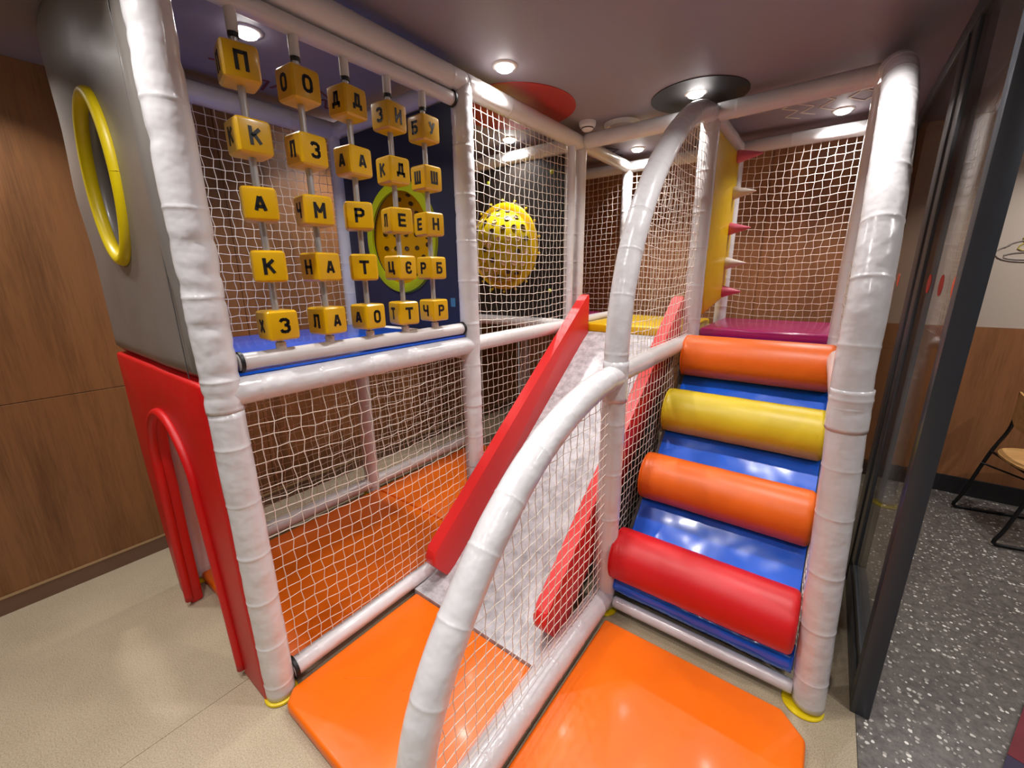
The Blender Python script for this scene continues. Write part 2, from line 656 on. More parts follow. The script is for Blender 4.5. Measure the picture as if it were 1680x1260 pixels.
wb = struct(box('wall_back', XW, XG, YB + .012, YB + .10, 0, CZ, 'concrete'))
for a_, b_ in ((XW + .001, -1.72), (-1.72, -0.5), (-0.5, XG)):
    for z0, z1 in ((0.0, 0.9925), (0.9955, CZ)):
        box('wood_panel', a_ + .0015, b_ - .0015, YB, YB + .012, z0, z1, 'wood_back', wb, bev=.0012, seg=1)
struct(box('baseboard_back', XW + .013, XG - .001, YB - .012, YB - .0005, 0, .09, 'skirting'))
wr_ = struct(box('wall_right', XG + .001, 4.6, YB, YB + .10, 1.176, CZ, 'white_wall'))
ww = struct(box('wall_right', XG + .001, 4.6, YB + .001, YB + .10, 0.0, 1.176, 'concrete'))
for a_, b_ in ((XM + .001, 1.85), (1.85, 3.2), (3.2, 4.59)):
    box('wood_panel', a_ + .001, b_ - .001, YB - .012, YB + .001, 0.10, 1.174, 'wood_back', ww)
struct(box('baseboard_right', XM + .001, 4.59, YB - .026, YB - .0125, 0, .125, 'baseb'))
struct(box('wall_far_right', 4.6, 4.7, -3.2, YB + .1, 0, CZ, 'white_wall'))
struct(box('wall_front', XW - .1, 4.7, -3.3, -3.2, 0, CZ, 'rear_wall'))

# ceiling discs and marks
tag(disc('ceiling_disc', (-1.60, 2.175, CZ - .004), 0.345, .004, 'ceil_red', n=64), 'red round disc painted on the ceiling', 'ceiling disc')
tag(disc('ceiling_disc', (-0.722, 2.655, CZ - .004), 0.245, .004, 'ceil_black', n=64), 'black round disc on the ceiling around a lamp', 'ceiling disc')


def zigzag(name, marks, mat, label):
    vs, fs = [], []
    z0, z1 = CZ - .003, CZ - .0005
    for (x, y, w_, l_, n_, ang) in marks:
        pts = [((w_ / 2 if k % 2 else -w_ / 2), (k / n_ - .5) * l_) for k in range(n_ + 1)]
        ca_, sa_ = math.cos(ang), math.sin(ang)
        pts = [Vector((x + px * ca_ - py * sa_, y + px * sa_ + py * ca_)) for px, py in pts]
        for p_, q_ in zip(pts, pts[1:]):
            d = (q_ - p_).normalized()
            nn = Vector((-d.y, d.x)) * 0.006
            o_ = len(vs)
            for e in (p_ + nn, q_ + nn, q_ - nn, p_ - nn):
                vs.append((e.x, e.y, z0))
            for e in (p_ + nn, q_ + nn, q_ - nn, p_ - nn):
                vs.append((e.x, e.y, z1))
            fs += [(o_, o_ + 3, o_ + 2, o_ + 1), (o_ + 4, o_ + 5, o_ + 6, o_ + 7)]
            for k in range(4):
                fs.append((o_ + k, o_ + (k + 1) % 4, o_ + 4 + (k + 1) % 4, o_ + 4 + k))
    return tag(mesh(name, vs, fs, mat, smooth=False), label, 'ceiling mark')


for mk, lb in (((-.345, 3.20, .07, .42, 5, 0), 'pale zigzag on the ceiling, leftmost of five'), ((-.265, 3.17, .07, .42, 5, 0), 'pale zigzag on the ceiling, second from the left'),
               ((-.17, 3.12, .07, .5, 5, 0), 'pale zigzag on the ceiling, just left of the lamp'), ((-.04, 3.05, .07, .5, 5, 0), 'pale zigzag on the ceiling, just right of the lamp'),
               ((.03, 3.12, .06, .35, 4, 0), 'pale zigzag on the ceiling, rightmost by the arch')):
    zigzag('zigzag_mark', [mk], 'mark_white', lb)['group'] = 'pale ceiling zigzags'
for mk, lb in (((-1.63, 3.30, .08, .5, 6, .2), 'dark zigzag on the ceiling, middle of the back corner'), ((-1.52, 3.42, .08, .4, 5, .2), 'dark zigzag on the ceiling nearest the back corner lamp'),
               ((-1.86, 3.35, .08, .4, 5, .2), 'dark zigzag on the ceiling left of the corner beam')):
    zigzag('zigzag_mark', [mk], 'mark_dark', lb)['group'] = 'dark ceiling zigzags'
for mk, lb in (((-2.33, 1.05, .10, .32, 4, .5), 'dark red zigzag on the ceiling, nearest the first letter rod'), ((-2.28, 1.32, .10, .34, 5, -.4), 'dark red zigzag on the ceiling behind the second rod'),
               ((-2.38, 1.5, .09, .3, 4, .2), 'dark red zigzag on the ceiling by the far top rail'), ((-2.2, 1.5, .07, .22, 3, .9), 'short dark red zigzag on the ceiling behind the third rod')):
    zigzag('zigzag_mark', [mk], 'mark_red', lb)['group'] = 'dark red ceiling zigzags'

# downlights
LBL = ['round downlight over the blue deck, behind the first letter rod',
       'round downlight in front of the red ceiling disc',
       'round downlight in the black ceiling disc',
       'round downlight over the pink deck among pale zigzags',
       'round downlight over the yellow deck by dark zigzags',
       'round downlight inside the net cage behind the red disc',
       'round downlight beside the wood wall, mostly hidden by the far top rail']
proto = None
for (x, y), lb in zip(SEEN + UNSEEN, LBL + [None] * len(UNSEEN)):
    if lb is None:
        lb = 'unseen round downlight added in the ceiling outside the picture'
    if proto is None:
        t = thing('downlight', lb, 'downlight', (x, y, CZ), 'ceiling downlights')
        ring = lathe('trim_ring', [(.040, -.001), (.043, -.006), (.056, -.004), (.059, 0), (.040, 0), (.040, -.001)], (x, y, CZ), 'lamp_ring', t)
        lens = lathe('lens', [(0, -.021), (.028, -.020), (.037, -.015), (.039, -.003), (0, -.003)], (x, y, CZ), 'lens', t)
        proto = (t, (ring, lens))
    else:
        t = proto[0].copy()
        t.location = (x, y, CZ)
        t['label'] = lb
        COL.objects.link(t)
        for ch in proto[1]:
            c_ = ch.copy()
            COL.objects.link(c_)
            c_.parent = t
        if lb.endswith('picture'):
            t['group'] = 'unseen added downlights outside the picture'

t = thing('smoke_detector', 'white round smoke detector on the ceiling above the corner post', 'smoke detector', (-1.372, 2.63, CZ))
lathe('housing', [(0, -.052), (.022, -.052), (.034, -.044), (.040, -.030), (.048, -.028), (.052, -.016), (.052, 0)], (-1.372, 2.63, CZ), 'lamp_ring', t)
lathe('sensor_slot', [(.0345, -.042), (.038, -.036), (.0385, -.034), (.0355, -.040)], (-1.372, 2.63, CZ), 'black', t)
t = thing('ceiling_speaker', 'white round ceiling ring with recessed grille beside smoke detector', 'ceiling speaker', (-1.213, 2.795, CZ))
lathe('rim', [(.082, -.004), (.086, -.020), (.098, -.024), (.110, -.014), (.113, 0), (.082, 0), (.082, -.004)], (-1.213, 2.795, CZ), 'lamp_ring', t)
lathe('grille', [(0, -.003), (.078, -.003), (.078, -.001), (0, -.001)], (-1.213, 2.795, CZ), 'ceil', t)

# ------------------------------------------------------------------ partition (aluminium frame with glass)
pt = thing('glass_partition', 'dark gray framed glass partition with sliding door beside the stairs', 'partition', (0.3, 2.8, 0))
box('jamb', XG, XM, 3.83, YB - .03, 0, 2.39, 'frame', pt, bev=.002)
box('header', XG, XM, 1.641, YB - .001, 2.392, CZ - .001, 'frame', pt, bev=.002)
box('near_stile', XG, XM, 1.641, 1.700, 0.0, 2.39, 'frame', pt, bev=.002)
box('door_stile', XG + .004, XM - .004, 2.335, 2.435, 0.15, 2.388, 'frame', pt, bev=.002)
box('fixed_stile', XG, XM, 2.475, 2.600, 0.0, 2.39, 'frame', pt, bev=.002)
box('gasket', XG + .006, XM - .006, 2.436, 2.474, 0.0, 2.388, 'gasket', pt)
box('bottom_rail', XG, XM, 1.701, 2.434, 0.0, 0.115, 'frame', pt, bev=.002)
box('bottom_rail', XG, XM, 2.601, 3.829, 0.0, 0.115, 'frame', pt, bev=.002)
box('gasket', XG + .004, XM - .006, 1.701, 2.334, 0.116, 0.150, 'gasket', pt)
box('door_rail', XG + .004, XM - .004, 1.701, 2.334, 0.151, 0.180, 'frame', pt)
box('gasket', XG + .004, XM - .006, 3.80, 3.829, 0.116, 2.388, 'gasket', pt)
g1 = box('glass_pane', XG + .010, XG + .016, 1.701, 2.334, .181, 2.39, 'glass', pt)
g2 = box('glass_pane', XG + .010, XG + .016, 2.601, 3.799, .116, 2.39, 'glass', pt)

stk = [(1.715, 'sticker_orange', 'largest orange dot sticker on the door glass, beside the near stile'),
       (1.938, 'sticker_red', 'red dot sticker on the door glass, second from the near stile'),
       (2.163, 'sticker_red', 'paler red dot sticker on the door glass, third from the near stile'),
       (2.62, 'sticker_red', 'red dot sticker on the fixed glass beside the black gasket'),
       (3.10, 'sticker_orange', 'orange dot sticker on the far glass, nearer of two'),
       (3.33, 'sticker_orange', 'orange dot sticker on the far glass, farthest from the camera')]
for y, mt, lb in stk:
    y = max(y, 1.74)
    n_ = 28
    vs = [(XG + .0085, y + .034 * math.cos(2 * PI * k / n_), 1.492 + .034 * math.sin(2 * PI * k / n_)) for k in range(n_)]
    vs += [(XG + .0098, v_[1], v_[2]) for v_ in vs]
    fs = [tuple(range(n_)), tuple(range(2 * n_ - 1, n_ - 1, -1))] + [(k, n_ + k, n_ + (k + 1) % n_, (k + 1) % n_) for k in range(n_)]
    tag(mesh('glass_sticker', vs, fs, mt, smooth=False), lb, 'sticker', 'dot stickers on the glass')

# ------------------------------------------------------------------ play frame
pf = thing('play_frame', 'white padded tubular frame of the two level indoor playground', 'play frame', (-1.2, 1.9, 0))
sd = 1


def post(x, y, z0, z1, wr=0.45, r=.05, x_top=None, y_top=None, mat='pipe', plate=True, seam=.2):
    global sd
    sd += 1
    pipe('post', [(x, y, z0), (x_top if x_top is not None else x, y_top if y_top is not None else y, z1)], r, pf, wr, seam, .05, sd, mat)
    if plate:
        lathe('base_plate', [(0, .004), (.060, .004), (.066, .007), (.064, .014), (.055, .017), (0, .017)], (x, y, -.003), 'yellow_ring', pf)


def bar(p_, q_, r=.045, wr=0.3, mat='pipe_smooth', seam=.24, name='crossbar'):
    global sd
    sd += 1
    pipe(name, [p_, q_], r, pf, wr, seam, .1, sd, mat)


pipe('post', [(X1, Y1, .018), (X1, Y1, 1.14)], .050, pf, .55, .19, .06, 3)
pipe('post', [(X1, Y1, 1.14), (X1, Y1, T)], .053, pf, 1.5, .27, .10, 4)
lathe('base_plate', [(0, .004), (.052, .004), (.057, .007), (.056, .014), (.050, .017), (0, .017)], (X1, Y1, -.003), 'yellow_ring', pf)
post(X1, Y2, .018, T, 1.0)
post(X1, Y3 + .02, .018, T, .4, r=.04)
post(X1, 2.585, 1.2, T, .4, r=.03, plate=False)
post(X5, Y5, .018, H5, .4)
post(X5, Y3, .018, T - .02, .4)
post(X4, Y3, .018, T, .3, r=.045)
for x in (X0, X1, X5, X4):
    post(x, Y9, .018, T, .3, r=.042)
post(X0 + .02, .50, .018, T, .3, r=.045, x_top=X0)
post(X0, Y2, .018, T, .4)
post(X0, Y3, .018, T, .3, r=.045)
# top rails
bar((X1, Y1, T), (X1, Y2, T), .047, .15)
bar((X1, Y2, T), (X1, Y3 + .03, T), .047, .15)
bar((X1, Y3, T), (X1, Y9, T), .042, .2)
for a_, b_ in ((.50, Y2), (Y2, Y3), (Y3, Y9)):
    bar((X0, a_, T), (X0, b_, T), .047, .2)
bar((X0, .50, T), (X1, Y1 + .03, T), .045, .2)
bar((X0, Y2, T), (X1, Y2, T), .045, .2)
bar((X0, Y3, T), (X1, Y3, T), .045, .2)
bar((X1 + .05, Y3, T), (X5 - .05, Y3, T), .045, .25, 'pipe')
bar((X5 + .03, Y3, T), (X4 + .01, Y3, T + .01), .045, .25, 'pipe')
for a_, b_ in ((X0, X1), (X1, X5), (X5, X4)):
    bar((a_, Y9, T), (b_, Y9, T), .042, .2, 'pipe')
bar((X5, Y3, T), (X5, Y9, T), .045, .2)
bar((X4, Y3, T), (X4, Y9, T), .040, .2)
# deck level rails
bar((X1, Y1, H), (X1, Y2, H), .046, .5, 'pipe')
bar((X1, Y2, H), (X1, Y3, H), .041, .3)
bar((X1, Y3, H + .012), (X1, Y9, H + .012), .036, .3)
for a_, b_ in ((.50, Y2), (Y2, Y3), (Y3, Y9)):
    bar((X0, a_, H - .03), (X0, b_, H - .03), .04, .2)
bar((X5, Y5, H5), (X5, Y3, H5), .043, .25)
bar((X4 + .02, Y5, H5), (X4, Y3, H5), .043, .25)
bar((X0, Y2, H - .04), (X1, Y2, H - .04), .04, .2)
bar((X0, Y3, H - .01), (X1, Y3, H - .01), .04, .2)
for a_, b_ in ((X0, X1), (X1, X5), (X5, X4)):
    bar((a_, Y9, H - .08), (b_, Y9, H - .08), .038, .2)
# floor rails
bar((X1, Y1 + .05, .075), (X1, Y3, .075), .036, .4, 'pipe')
bar((X0, .55, .085), (X0, Y2, .085), .042, .3)
bar((X0, Y2, .085), (X0, Y3, .085), .042, .3)
bar((X5 + .055, Y5 - .005, .060), (.095, Y5 - .005, .058), .026, .5, 'pipe', seam=.3)
bar((X5, Y5, .075), (X5, .43, .072), .053, .35, 'pipe', seam=.2)
for p_ in ((X1, Y1 + .056, .075), (X1, Y2 - .06, .075)):
    lathe('lashing', [(.037, -.008), (.045, -.006), (.045, .006), (.037, .008)], p_, 'black', pf, 22, 'y')
# arches
A_low = [(X5, 1.571, 1.135), (X5, 1.40, 1.128), (X5, 1.175, 1.080), (X5, .956, .985), (X5, .775, .851), (X5, .669, .743), (X5, .583, .636),
         (X5, .524, .545), (X5, .478, .447), (X5, .450, .34), (X5, .440, .2), (X5, .438, .03)]
pipe('arch_pipe', smooth_path(A_low), .050, pf, .35, .17, .09, 21, 'pipe')
A5 = [(X5, 1.571, 1.10), (X5, 1.574, 1.28), (X5, 1.603, 1.47), (X5, 1.692, 1.70), (X5, 1.858, 1.93), (X5, 2.079, 2.125), (X5, 2.327, 2.278), (X5, 2.52, 2.345), (X5, 2.695, 2.375)]
pipe('arch_pipe', smooth_path(A5), .049, pf, .2, .2, .13, 22, 'pipe')
A4 = [(.148, 1.571, .02), (.128, 1.571, .41), (.106, 1.571, .92), (.093, 1.571, 1.15), (.088, 1.574, 1.28), (.090, 1.603, 1.47), (.089, 1.692, 1.70), (.088, 1.858, 1.93),
      (.088, 2.079, 2.125), (.086, 2.327, 2.278), (.075, 2.53, 2.345), (.067, 2.695, 2.375)]
pipe('arch_pipe', smooth_path(A4), .051, pf, .35, .19, .12, 23, 'pipe')
lathe('base_plate', [(0, .004), (.062, .004), (.066, .006), (.064, .010), (.055, .012), (0, .012)], (.134, 1.570, -.003), 'yellow_ring', pf)
pipe('joint_cuff', [(X5, 1.571, 1.03), (X5, 1.571, 1.20)], .0515, pf, .6, .2, .1, 31)
pipe('joint_cuff', [(.096, 1.571, 1.07), (.092, 1.571, 1.20)], .0535, pf, .9, .2, .1, 32)

# ------------------------------------------------------------------ nets
net('safety_net', 'x', X1, Y1 + .04, Y2 - .04, .10, H - .03, 'white net of the lower bay, below the letter blocks', seed=1)
net('safety_net', 'x', X1, Y2 + .04, Y3 - .02, .10, H - .03, 'white net of the lower bay behind the left slide rail', seed=2)
net('safety_net', 'x', X1, Y2 + .04, 2.57, H + .03, T - .03, 'bright white net of the upper bay in front of the black panel', seed=3)
net('safety_net', 'x', X0, .54, Y2 - .04, 1.272, T - .03, 'shaded net at the far side of the blue deck, behind the letter blocks', seed=4)
net('safety_net', 'x', X0, .54, Y2 - .04, .11, H - .05, 'shaded net at the back of the lower bay beside the wood wall', seed=5)
net('safety_net', 'x', X0, Y2 + .04, Y3 - .04, .11, H - .05, 'shaded net at the back of the second lower bay', seed=6)
net('safety_net', 'y', Y9, X0 + .04, X1 - .03, H - .04, T - .03, 'net at the back of the left magenta deck', seed=7)
net('safety_net', 'y', Y9, X1 + .03, X5 - .03, H - .04, T - .03, 'net at the back of the yellow deck', seed=8)
net('safety_net', 'y', Y9, X5 + .03, X4 - .03, H - .04, T - .03, 'net behind the pink deck at the top of the stairs', seed=9)
net('safety_net', 'x', X4, Y3 + .03, Y9 - .03, H, T - .03, 'net on the glass side of the pink deck', seed=10)


def under(curve, off=0.0):
    pts = [(p_.y, p_.z) for p_ in smooth_path(curve, 6)]

    def f(a_, z):
        best = None
        for (y0, z0), (y1, z1) in zip(pts, pts[1:]):
            lo, hi = (y0, y1) if y0 < y1 else (y1, y0)
            if lo <= a_ <= hi and hi > lo:
                t_ = (a_ - y0) / (y1 - y0)
                zz = z0 + t_ * (z1 - z0)
                best = zz if best is None else max(best, zz)
        if best is None:
            return False
        return z < best + off
    return f


net('safety_net', 'x', X5, .455, 1.53, .11, 1.13, 'white triangular net under the curved rail between slide and mat', inside=under(A_low), seed=11)
net('safety_net', 'x', X5, Y5 + .04, Y3 - .04, .08, H5 - .03, 'white net between the slide and the roller stairs, below the middle rail', seed=12)
net('safety_net', 'x', X5, Y5 + .005, Y3 - .03, H5 + .02, 2.36, 'white net under the tall arch above the slide', inside=under(A5), seed=13)
net('safety_net', 'x', X4, Y5 + .05, Y3 - .04, .08, H5 - .03, 'white net on the glass side of the roller stairs, lower', seed=14,
    cfun=lambda a_: .09 - .02 * (a_ - Y5))
net('safety_net', 'x', X4, Y5 + .005, Y3 - .03, H5 + .02, 2.36, 'white net under the right arch beside the glass', inside=under(A4), seed=15,
    cfun=lambda a_: .09 - .02 * (a_ - Y5))

# ------------------------------------------------------------------ roller stairs
st = thing('roller_stairs', 'soft climbing stairs of four coloured rollers on a blue ramp', 'climbing stairs', (-.28, 2.1, 0))
SX0, SX1 = X5 + .045, .072
C4 = [(1.617, .292), (1.935, .556), (2.222, .826), (2.480, 1.085)]
rp = [(1.575, .085), (1.575, .135), (1.60, .185), (1.66, .235), (2.66, 1.135), (2.66, .085)]
# ramp sheet: wavy blue vinyl on the slope
nx, ns = 40, 90
vs, fs = [], []
for j in range(ns + 1):
    q = j / ns
    y = 1.645 + q * (2.655 - 1.645)
    z = .21 + q * (1.135 - .21)
    for i in range(nx + 1):
        x = SX0 + (SX1 - SX0) * i / nx
        b = 0.007 * noise.noise(Vector((x * 4, q * 9, 3.3))) + .0015 * noise.noise(Vector((x * 19, q * 20, 1.3)))
        vs.append((x, y - b * .67, z + b * .74))
for j in range(ns):
    for i in range(nx):
        o_ = j * (nx + 1) + i
        fs.append((o_, o_ + 1, o_ + nx + 2, o_ + nx + 1))
o_ = len(vs)
vs += [(SX0, 1.645, .08), (SX1, 1.645, .08), (SX0, 2.655, .08), (SX1, 2.655, .08)]
fs += [(0, nx, o_ + 1, o_), tuple([ns * (nx + 1) + nx, ns * (nx + 1), o_ + 2, o_ + 3])]
mesh('ramp', vs, fs, 'blue', st)
# blue bolster along the foot
vs, fs, _ = sweep([(SX0 + .004, 1.605, .150), (SX1 + .012, 1.600, .148)],
                  lambda s, d, p_: .050 * (1 + .05 * noise.noise(Vector((p_.x * 16, d.y, d.z * 2))) + .03 * noise.noise(Vector((p_.x * 50, d.y, d.z)))), 28, .012)
mesh('bolster', vs, fs, 'blue', st)
for (y, z), mt, lb in zip(C4, ('red_roll', 'orange_roll', 'yellow_roll', 'orange_roll'), ('red lowest roller', 'orange second roller', 'yellow third roller', 'orange top roller')):
    R_ = .116
    x0, x1 = SX0 - .01, SX1 + .004 - (.01 if lb.startswith('orange top') else 0)
    prof = [(0, 0), (R_ - .022, 0), (R_ - .010, .003), (R_ - .003, .010), (R_, .018), (R_, .03)]
    n_ = 24
    L_ = x1 - x0
    prof += [(R_ * (1 + .012 * noise.noise(Vector((k * .4, z * 9, 0)))), .03 + (L_ - .06) * k / n_) for k in range(1, n_)]
    prof += [(R_, L_ - .03), (R_, L_ - .018), (R_ - .003, L_ - .010), (R_ - .010, L_ - .003), (R_ - .022, L_), (0, L_)]
    o = lathe('roller', prof, (x0, y, z), mt, st, 56, 'x')
    o['label'] = lb
    tube('roller_piping', [(x0 + .006, y + (R_ - .004) * math.cos(k * PI / 16), z + (R_ - .004) * math.sin(k * PI / 16)) for k in range(33)], .0035, mt, o, 6, .02)
xprism('side_board', [(1.66, .03), (1.66, .225), (2.66, 1.125), (2.66, .03)], SX0 - .016, SX0 - .002, 'graydark', st)
xprism('side_board', [(1.66, .03), (1.66, .225), (2.66, 1.125), (2.66, .03)], SX1 + .002, SX1 + .010, 'graydark', st)

# ------------------------------------------------------------------ slide
sl = thing('slide', 'straight playground slide with light gray bed and red padded side rails', 'slide', (-1.07, 1.9, 0))
top = [(2.70, 1.146), (2.60, 1.085), (1.27, .100), (1.20, .066), (1.14, .056), (1.070, .054)]
xprism('bed', top + [(1.070, .004), (1.15, .004), (1.25, .050), (2.60, 1.055), (2.70, 1.11)], -1.426, -.710, 'slide', sl)
railp = [(2.69, 1.405), (2.66, 1.395), (1.215, .292), (1.165, .235), (1.158, .17), (1.185, .100), (1.25, .072), (1.31, .085), (2.69, 1.115)]


def rail_poly(k=8):
    th = math.radians(37.3)
    ux, uz = math.cos(th), math.sin(th)          # along the rail, upwards
    nx_, nz_ = -uz, ux                           # across the rail, up and out
    c0 = (1.262 + .052 * ux - .055 * ux, .19)
    out = [(2.695, 1.400), (2.675, 1.408), (2.655, 1.395)]
    rr = .062
    for sgn, a0, a1 in ((1, 127.3, 217.3), (-1, 217.3, 307.3)):
        cy_, cz_ = 1.262 + sgn * .052 * nx_ - .046 * ux, .19 + sgn * .052 * nz_ - .046 * uz
        for q in range(6):
            a_ = math.radians(a0 + (a1 - a0) * q / 5)
            out.append((cy_ + rr * math.cos(a_), cz_ + rr * math.sin(a_)))
    return out + [(2.695, 1.118)]


for x0, x1 in ((-1.409, -1.345), (-.771, -.708)):
    xprism('side_rail', rail_poly(), x0, x1, 'red_slide', sl, bev=.012, seg=3)
xprism('support_board', [(2.66, .03), (2.66, 1.07), (1.40, .14), (1.40, .03)], -.80, -.785, 'graydark', sl)
xprism('support_board', [(2.66, .03), (2.66, 1.07), (1.40, .14), (1.40, .03)], -1.355, -1.34, 'graydark', sl)

# ------------------------------------------------------------------ decks and mats
blue = thing('deck_pad', 'blue vinyl deck pad behind the letter blocks', 'deck pad', (-1.98, 1.0, 1.19))
box('pad', X0 + .055, X1 - .062, .56, Y2 - .055, 1.185, 1.25, 'blue', blue, bev=.012, seg=3)
xprism('edge_flap', [(Y1 + .05, 1.243), (Y1 + .05, 1.252), (Y2 - .05, 1.252), (Y2 - .05, 1.243)], X1 - .065, X1 + .012, 'blue', blue)
tag(box('deck_pad', X0 + .055, X1 - .045, Y3 + .055, Y9 - .05, 1.165, 1.217, 'magenta', bev=.012, seg=3), 'magenta deck pad at the back left, beyond the slide top', 'deck pad')
tag(box('deck_pad', X1 + .055, X5 - .058, Y3 + .01, Y9 - .05, 1.140, 1.203, 'yellow_pad', bev=.012, seg=3), 'yellow deck pad at the top of the slide', 'deck pad')
tag(box('deck_pad', X5 + .040, X4 - .03, Y3 + .060, Y9 - .05, 1.160, 1.213, 'magenta', bev=.012, seg=3), 'glossy pink magenta deck pad at the top of the stairs', 'deck pad')
# a thin front edge cover under the pink pad
tag(box('deck_edge_strip', X5 + .06, X4 - .03, Y3 + .045, Y3 + .07, 1.120, 1.159, 'blue', bev=.004), 'thin blue edge strip under the pink deck pad', 'edge strip')


def mat(x0, x1, y0, y1, label, ch=.05, corners='0000', z0=0.001, z1=.05):
    P = []
    cs = [(x0, y0, 1, 0, 0, 1), (x1, y0, 0, 1, -1, 0), (x1, y1, -1, 0, 0, -1), (x0, y1, 0, -1, 1, 0)]
    for k, (x, y, ax, ay, bx, by) in enumerate(cs):
        if corners[k] == '1':
            P += [(x + bx * ch, y + by * ch), (x + ax * ch, y + ay * ch)] if k in (0, 2) else [(x + bx * ch, y + by * ch), (x + ax * ch, y + ay * ch)]
        else:
            P.append((x, y))
    return tag(prism('floor_mat', P, z0, z1, 'orange', bev=.014), label, 'floor mat')


def crease(mat_o, pts, r=.0022):
    vs, fs, _ = sweep(smooth_path(pts), lambda s, d, p_: r, 6, .02)
    mesh('crease', vs, fs, 'orange', mat_o)


m1 = mat(-1.408, -.712, .420, 1.066, 'orange floor mat with cut corners at the foot of the slide', ch=.045, corners='1000')
m2 = mat(-.598, .148, .42, 1.462, 'glossy orange floor mat in front of the roller stairs', ch=.075, corners='0010')
for pts in ([(-1.28, .60), (-1.20, .66), (-1.11, .70)], [(-1.06, .70), (-1.02, .78), (-.98, .83)]):
    crease(m1, [(x, y, .0497) for x, y in pts], .0014)
m3 = mat(X0 + .055, X1 - .042, .485, 1.575, 'orange floor mat inside the lower bay, reached through the red arch', corners='0000')
m4 = mat(X0 + .055, X1 - .042, 1.58, Y3 - .05, 'orange floor mat in the second lower bay, behind the slide', corners='0000')

# ------------------------------------------------------------------ red arch entry and silver panel
PX0, PX1, PYF, PYB = -2.53, -1.492, .392, .444
fz = 1.228


def arch_panel():
    bm = bmesh.new()
    cxa, hw, ztop = -1.988, .255, 1.045
    inner = [(cxa - hw - .035, 0.0)]
    inner += [(cxa - hw - .02, .35), (cxa - hw, .62)]
    na = 20
    for k in range(na + 1):
        a_ = PI - PI * k / na
        inner.append((cxa + hw * math.cos(a_), .76 + (ztop - .76) * math.sin(a_)))
    inner += [(cxa + hw + .035, .42), (cxa + hw + .065, 0.0)]
    outer = [(PX0 + .09, 0.0), (PX0 + .035, .35), (PX0 + .01, .62)]
    for k in range(na + 1):
        q = k / na
        if q < .25:
            outer.append((PX0, .76 + (fz - .76) * q / .25))
        elif q <= .75:
            outer.append((PX0 + (PX1 - PX0) * (q - .25) / .5, fz))
        else:
            outer.append((PX1, fz - (fz - .76) * (q - .75) / .25))
    outer += [(PX1 + .005, .42), (PX1 + .03, 0.0)]
    rows = []
    for y in (PYF, PYB):
        rows.append(([bm.verts.new((x, y, z)) for x, z in inner], [bm.verts.new((x, y, z)) for x, z in outer]))
    (i0, o0), (i1, o1) = rows
    n_ = len(inner)
    for k in range(n_ - 1):
        bm.faces.new((i0[k], i0[k + 1], o0[k + 1], o0[k]))
        bm.faces.new((i1[k + 1], i1[k], o1[k], o1[k + 1]))
        bm.faces.new((i0[k + 1], i0[k], i1[k], i1[k + 1]))
        bm.faces.new((o0[k], o0[k + 1], o1[k + 1], o1[k]))
    for k in (0, n_ - 1):
        bm.faces.new((i0[k], o0[k], o1[k], i1[k]))
    bmesh.ops.remove_doubles(bm, verts=bm.verts, dist=1e-4)
    bmesh.ops.recalc_face_normals(bm, faces=bm.faces)
    es = [e for e in bm.edges if len(e.link_faces) == 2 and e.calc_face_angle(0) > 1.0]
    bmesh.ops.bevel(bm, geom=es, offset=.012, segments=3, profile=.5, affect='EDGES')
    return bm, inner


red = thing('arch_entry_panel', 'red padded panel with arched doorway, under the silver panel', 'padded panel', (-2.0, .42, 0))
bm, inner = arch_panel()
o = from_bm('panel', bm, 'red_pad', red)
auto_smooth(o, 35)
pp = smooth_path([(x, PYF - .004, max(z, .03)) for x, z in inner], 3)
vs, fs, _ = sweep(pp, lambda s, d, p_: .017 * (1 + .05 * noise.noise(p_ * 14)), 16, .03)
mesh('arch_piping', vs, fs, 'red_pad', red)

silv = thing('silver_panel', 'silver gray padded panel with a yellow rimmed porthole, at left', 'padded panel', (-2.0, .42, fz))
WCX, WCZ, WA, WB = -1.985, 1.86, .165, .235
# pillowed panel with an oval hole, polar grid between hole and outline
rings, nseg = 14, 72
vs, fs = [], []
zt, zb = CZ - .003, fz + .004


def outline(an):
    dx, dz = math.cos(an), math.sin(an)
    t_ = 1e9
    if dx > 1e-6: t_ = min(t_, (PX1 - WCX) / dx)
    if dx < -1e-6: t_ = min(t_, (PX0 - WCX) / dx)
    if dz > 1e-6: t_ = min(t_, (zt - WCZ) / dz)
    if dz < -1e-6: t_ = min(t_, (zb - WCZ) / dz)
    return WCX + dx * t_, WCZ + dz * t_


angs = [2 * PI * k / nseg for k in range(nseg)]
for cx_, cz_ in ((PX1, zt), (PX0, zt), (PX0, zb), (PX1, zb)):
    a_ = math.atan2(cz_ - WCZ, cx_ - WCX) % (2 * PI)
    k = min(range(nseg), key=lambda q: abs(angs[q] - a_))
    angs[k] = a_
for side in (0, 1):
    for j in range(rings + 1):
        q = j / rings
        for an in angs:
            ox, oz = outline(an)
            ix, iz = WCX + WA * math.cos(an), WCZ + WB * math.sin(an)
            x, z = ix + (ox - ix) * q, iz + (oz - iz) * q
            d = min(x - PX0, PX1 - x, z - zb, (zt - z) + .02)
            f_ = min(1.0, max(0.0, d) / .055)
            pil = .030 * math.sqrt(max(0, 1 - (1 - f_) ** 2)) if f_ < 1 else .030
            pil += .008 * noise.noise(Vector((x * 4, 1.7, z * 4)))
            y = (PYF + .028 - pil) if side == 0 else PYB
            # sewn seam 5 cm in from the right edge
            if side == 0 and abs((PX1 - x) - .058) < .006:
                y += .006
            vs.append((x, y, z))
N_ = nseg
